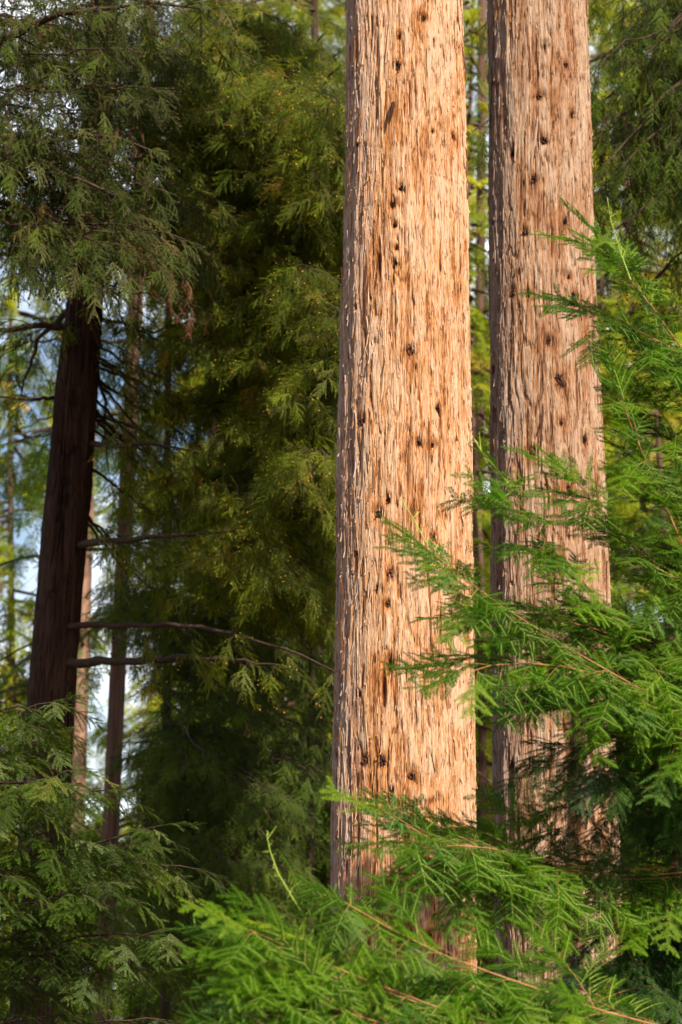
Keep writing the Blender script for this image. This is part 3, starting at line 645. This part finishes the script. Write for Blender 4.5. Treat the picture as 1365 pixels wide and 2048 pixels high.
FT = [(960, 34, 19, 2.6, 1, 'sunny yellow green conifer beyond the gap between the two thick trunks', .5),
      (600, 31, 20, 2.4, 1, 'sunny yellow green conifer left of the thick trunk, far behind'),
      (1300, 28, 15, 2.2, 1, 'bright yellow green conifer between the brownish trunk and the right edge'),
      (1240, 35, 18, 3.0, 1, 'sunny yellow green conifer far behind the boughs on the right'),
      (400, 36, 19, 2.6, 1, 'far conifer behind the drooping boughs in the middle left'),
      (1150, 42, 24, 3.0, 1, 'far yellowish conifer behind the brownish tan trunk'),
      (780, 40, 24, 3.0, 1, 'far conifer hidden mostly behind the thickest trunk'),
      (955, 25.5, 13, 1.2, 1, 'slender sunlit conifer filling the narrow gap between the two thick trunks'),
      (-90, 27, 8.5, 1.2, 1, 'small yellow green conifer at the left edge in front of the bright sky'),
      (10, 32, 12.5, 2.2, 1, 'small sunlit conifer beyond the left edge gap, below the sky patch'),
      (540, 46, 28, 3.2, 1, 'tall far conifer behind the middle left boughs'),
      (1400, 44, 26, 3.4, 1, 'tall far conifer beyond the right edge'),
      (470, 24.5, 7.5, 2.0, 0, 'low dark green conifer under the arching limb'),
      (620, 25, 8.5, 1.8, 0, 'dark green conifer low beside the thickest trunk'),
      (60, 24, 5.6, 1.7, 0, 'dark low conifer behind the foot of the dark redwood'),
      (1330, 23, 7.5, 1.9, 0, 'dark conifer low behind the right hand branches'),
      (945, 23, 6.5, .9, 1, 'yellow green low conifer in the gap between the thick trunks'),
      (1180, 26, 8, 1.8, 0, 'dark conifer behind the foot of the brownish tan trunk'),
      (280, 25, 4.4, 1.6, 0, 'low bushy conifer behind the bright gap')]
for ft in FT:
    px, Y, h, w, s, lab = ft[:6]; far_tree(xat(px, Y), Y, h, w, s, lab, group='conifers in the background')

# unseen tall trees added beside and behind the camera to cut sky light
R = np.random.default_rng(76)
for x, Y, h, w, z0, dn, lab in [(-4.6, 8.0, 20, 2.2, 7.5, 1.4, 'unseen tall redwood added beyond the left edge, nearer than the dark trunk'),
                            (1.2, -6.5, 19, 2.2, 6, 1.4, 'unseen tall redwood added behind the viewpoint, on its right'),
                            (-3.5, -4, 19, 2.2, 6, 1.4, 'unseen tall redwood added behind the viewpoint, on its left'),
                            (7.5, 13, 19, 2.2, 6.0, 1.4, 'unseen tall redwood added far beyond the right edge, level with the thick trunks')]:
    far_tree(x, Y, h, w, 0, lab, z0, dn, 'unseen redwoods added around the viewpoint')

# ------------------------------------------------------------------ young redwood at the right, its fresh branches in front of the trunks
treeJ = thing('young_redwood', 'young redwood at the right edge with fresh bright green branches reaching over the tan trunks', 'tree', (3.2, 10.2, 0))
TJ = Trunk(10.2, [(0, 2180, 2220), (1000, 2172, 2228), (2000, 2165, 2235)], .4, .3, 50)
TJ.build('trunk', M_farbark, treeJ, .5, 6.0, 30, 80, 7.0)
def fg(pxs, Y0, Y1, r0=.009, **kw):
    n = len(pxs); path = [P(px, py, Y0 + (Y1 - Y0) * i / (n - 1)) for i, (px, py) in enumerate(pxs)]
    base = np.array([float(TJ.cen(path[0][2] - .3)), 10.2, path[0][2] - .25])
    path = [base] + path; kw2 = dict(tl=(.32, .13), step=.064, tstep=.055, bare=.50, drp=.16, scl=1.25, wood=M_twigfg, vert=.22, R=RJ); kw2.update(kw)
    return bough(treeJ, path[0], path[-1], kw2.pop('pr', PR_fg), path=path, r0=r0, **kw2)
RJ = np.random.default_rng(81)
UPJ = (0.15, -.55, .85)
fg([(1420, 2080), (1200, 2020), (1060, 1978), (900, 1915), (800, 1880), (730, 1835), (690, 1805)], 9.0, 8.6, 0.0072, tl=(.24, .12), bare=.64, up=UPJ)
fg([(1400, 2120), (1100, 2090), (900, 2030), (760, 1985), (660, 1940), (570, 1915), (500, 1915)], 8.9, 8.3, 0.0065, bare=.64, up=UPJ)
fg([(1300, 2160), (1000, 2120), (800, 2060), (680, 2010), (560, 1990)], 8.7, 8.2, 0.0065, bare=.64, up=UPJ)
fg([(1300, 2140), (1050, 2080), (850, 2010), (700, 1950), (560, 1880), (500, 1860)], 8.8, 8.3, 0.0058, bare=.64, up=UPJ, tl=(.32, .14))
fg([(1440, 1380), (1300, 1300), (1160, 1240), (1060, 1230), (980, 1240)], 10.0, 9.5, 0.0058, up=UPJ, tl=(.30, .13))
fg([(1100, 2200), (800, 2150), (650, 2080), (500, 2060)], 8.5, 8.1, 0.0065, up=UPJ)
fg([(1420, 1730), (1250, 1765), (1080, 1728), (960, 1708), (880, 1700), (810, 1650)], 10.1, 9.2, .006, up=UPJ, tl=(.26, .14), bare=.72)
fg([(1420, 1740), (1250, 1770), (1080, 1732), (960, 1715), (900, 1735), (850, 1775)], 10.1, 9.2, .006, up=UPJ, tl=(.26, .14), bare=.72)
fg([(1420, 1715), (1300, 1748), (1180, 1740), (1080, 1720), (1000, 1695), (920, 1685), (850, 1695)], 10.2, 9.2, 0.0072, up=UPJ)
fg([(1420, 1360), (1260, 1262), (1170, 1185), (1130, 1130), (1080, 1070), (1050, 1030), (1020, 975)], 10.0, 9.4, 0.0065, up=UPJ)
fg([(1380, 1440), (1200, 1330), (1060, 1250), (970, 1200), (910, 1145), (870, 1110)], 9.6, 9.2, 0.0058, up=UPJ, tl=(.30, .12))
fg([(1380, 1420), (1200, 1340), (1080, 1320), (980, 1320), (920, 1350)], 9.6, 9.1, 0.0058, up=UPJ, tl=(.30, .12))
fg([(1460, 820), (1365, 700), (1300, 610), (1250, 540), (1200, 480)], 10.2, 9.8, 0.0058, up=UPJ, tl=(.34, .13))
fg([(1440, 760), (1340, 690), (1240, 640), (1170, 625)], 10.2, 9.8, 0.0043, up=UPJ, tl=(.22, .10))
fg([(1460, 1240), (1365, 1110), (1330, 1000), (1280, 900), (1240, 790)], 10.1, 9.6, 0.0065, up=UPJ, tl=(.32, .12))
fg([(1440, 1200), (1300, 1140), (1200, 1010), (1150, 960)], 10.1, 9.6, 0.0058, up=UPJ, tl=(.30, .12))
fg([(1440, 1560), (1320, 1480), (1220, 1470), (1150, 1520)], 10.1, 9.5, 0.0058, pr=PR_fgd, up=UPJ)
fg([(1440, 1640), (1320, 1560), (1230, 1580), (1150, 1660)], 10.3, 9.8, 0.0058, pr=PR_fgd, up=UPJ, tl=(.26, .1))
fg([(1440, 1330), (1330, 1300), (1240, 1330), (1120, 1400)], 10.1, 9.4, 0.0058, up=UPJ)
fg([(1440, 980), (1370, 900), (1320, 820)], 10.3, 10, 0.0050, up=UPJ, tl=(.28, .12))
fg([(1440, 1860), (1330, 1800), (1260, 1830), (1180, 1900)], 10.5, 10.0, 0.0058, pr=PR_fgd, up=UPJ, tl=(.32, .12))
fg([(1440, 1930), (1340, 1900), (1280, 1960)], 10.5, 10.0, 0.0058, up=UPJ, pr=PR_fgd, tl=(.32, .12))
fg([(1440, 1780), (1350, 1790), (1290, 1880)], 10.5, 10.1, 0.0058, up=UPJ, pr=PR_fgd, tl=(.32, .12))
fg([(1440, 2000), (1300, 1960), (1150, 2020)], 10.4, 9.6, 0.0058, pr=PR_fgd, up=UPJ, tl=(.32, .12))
for px in [[(612, 1838), (585, 1795), (556, 1745), (540, 1700), (534, 1668)], [(1030, 985), (1000, 945), (965, 905), (945, 872)], [(880, 1118), (850, 1080), (826, 1035), (806, 1003)], [(1262, 560), (1240, 500), (1222, 440), (1215, 395)]]:
    pp = [P(x, y, 9.4 if y < 1500 else 8.6) for x, y in px]; g = Geo(); g.tube(pp, np.linspace(.0030, .0014, len(pp)), 5)      # pale leading shoots
    for q in range(1, len(pp)):
        for k_ in range(3):
            b_ = pp[q] + (pp[q - 1] - pp[q]) * RJ.uniform(0, 1); g.tube([b_, b_ + RJ.normal(0, .014, 3) + np.array([0, 0, .012]), b_ + RJ.normal(0, .016, 3) + np.array([0, 0, .028])], [.0016, .0022, .0008], 4)
    obj('leading_shoot', g.mesh('leading_shoot', M_lead), treeJ)
rebase(treeJ)
print('sprays', NSPRAY, 'objects', len(bpy.data.objects))
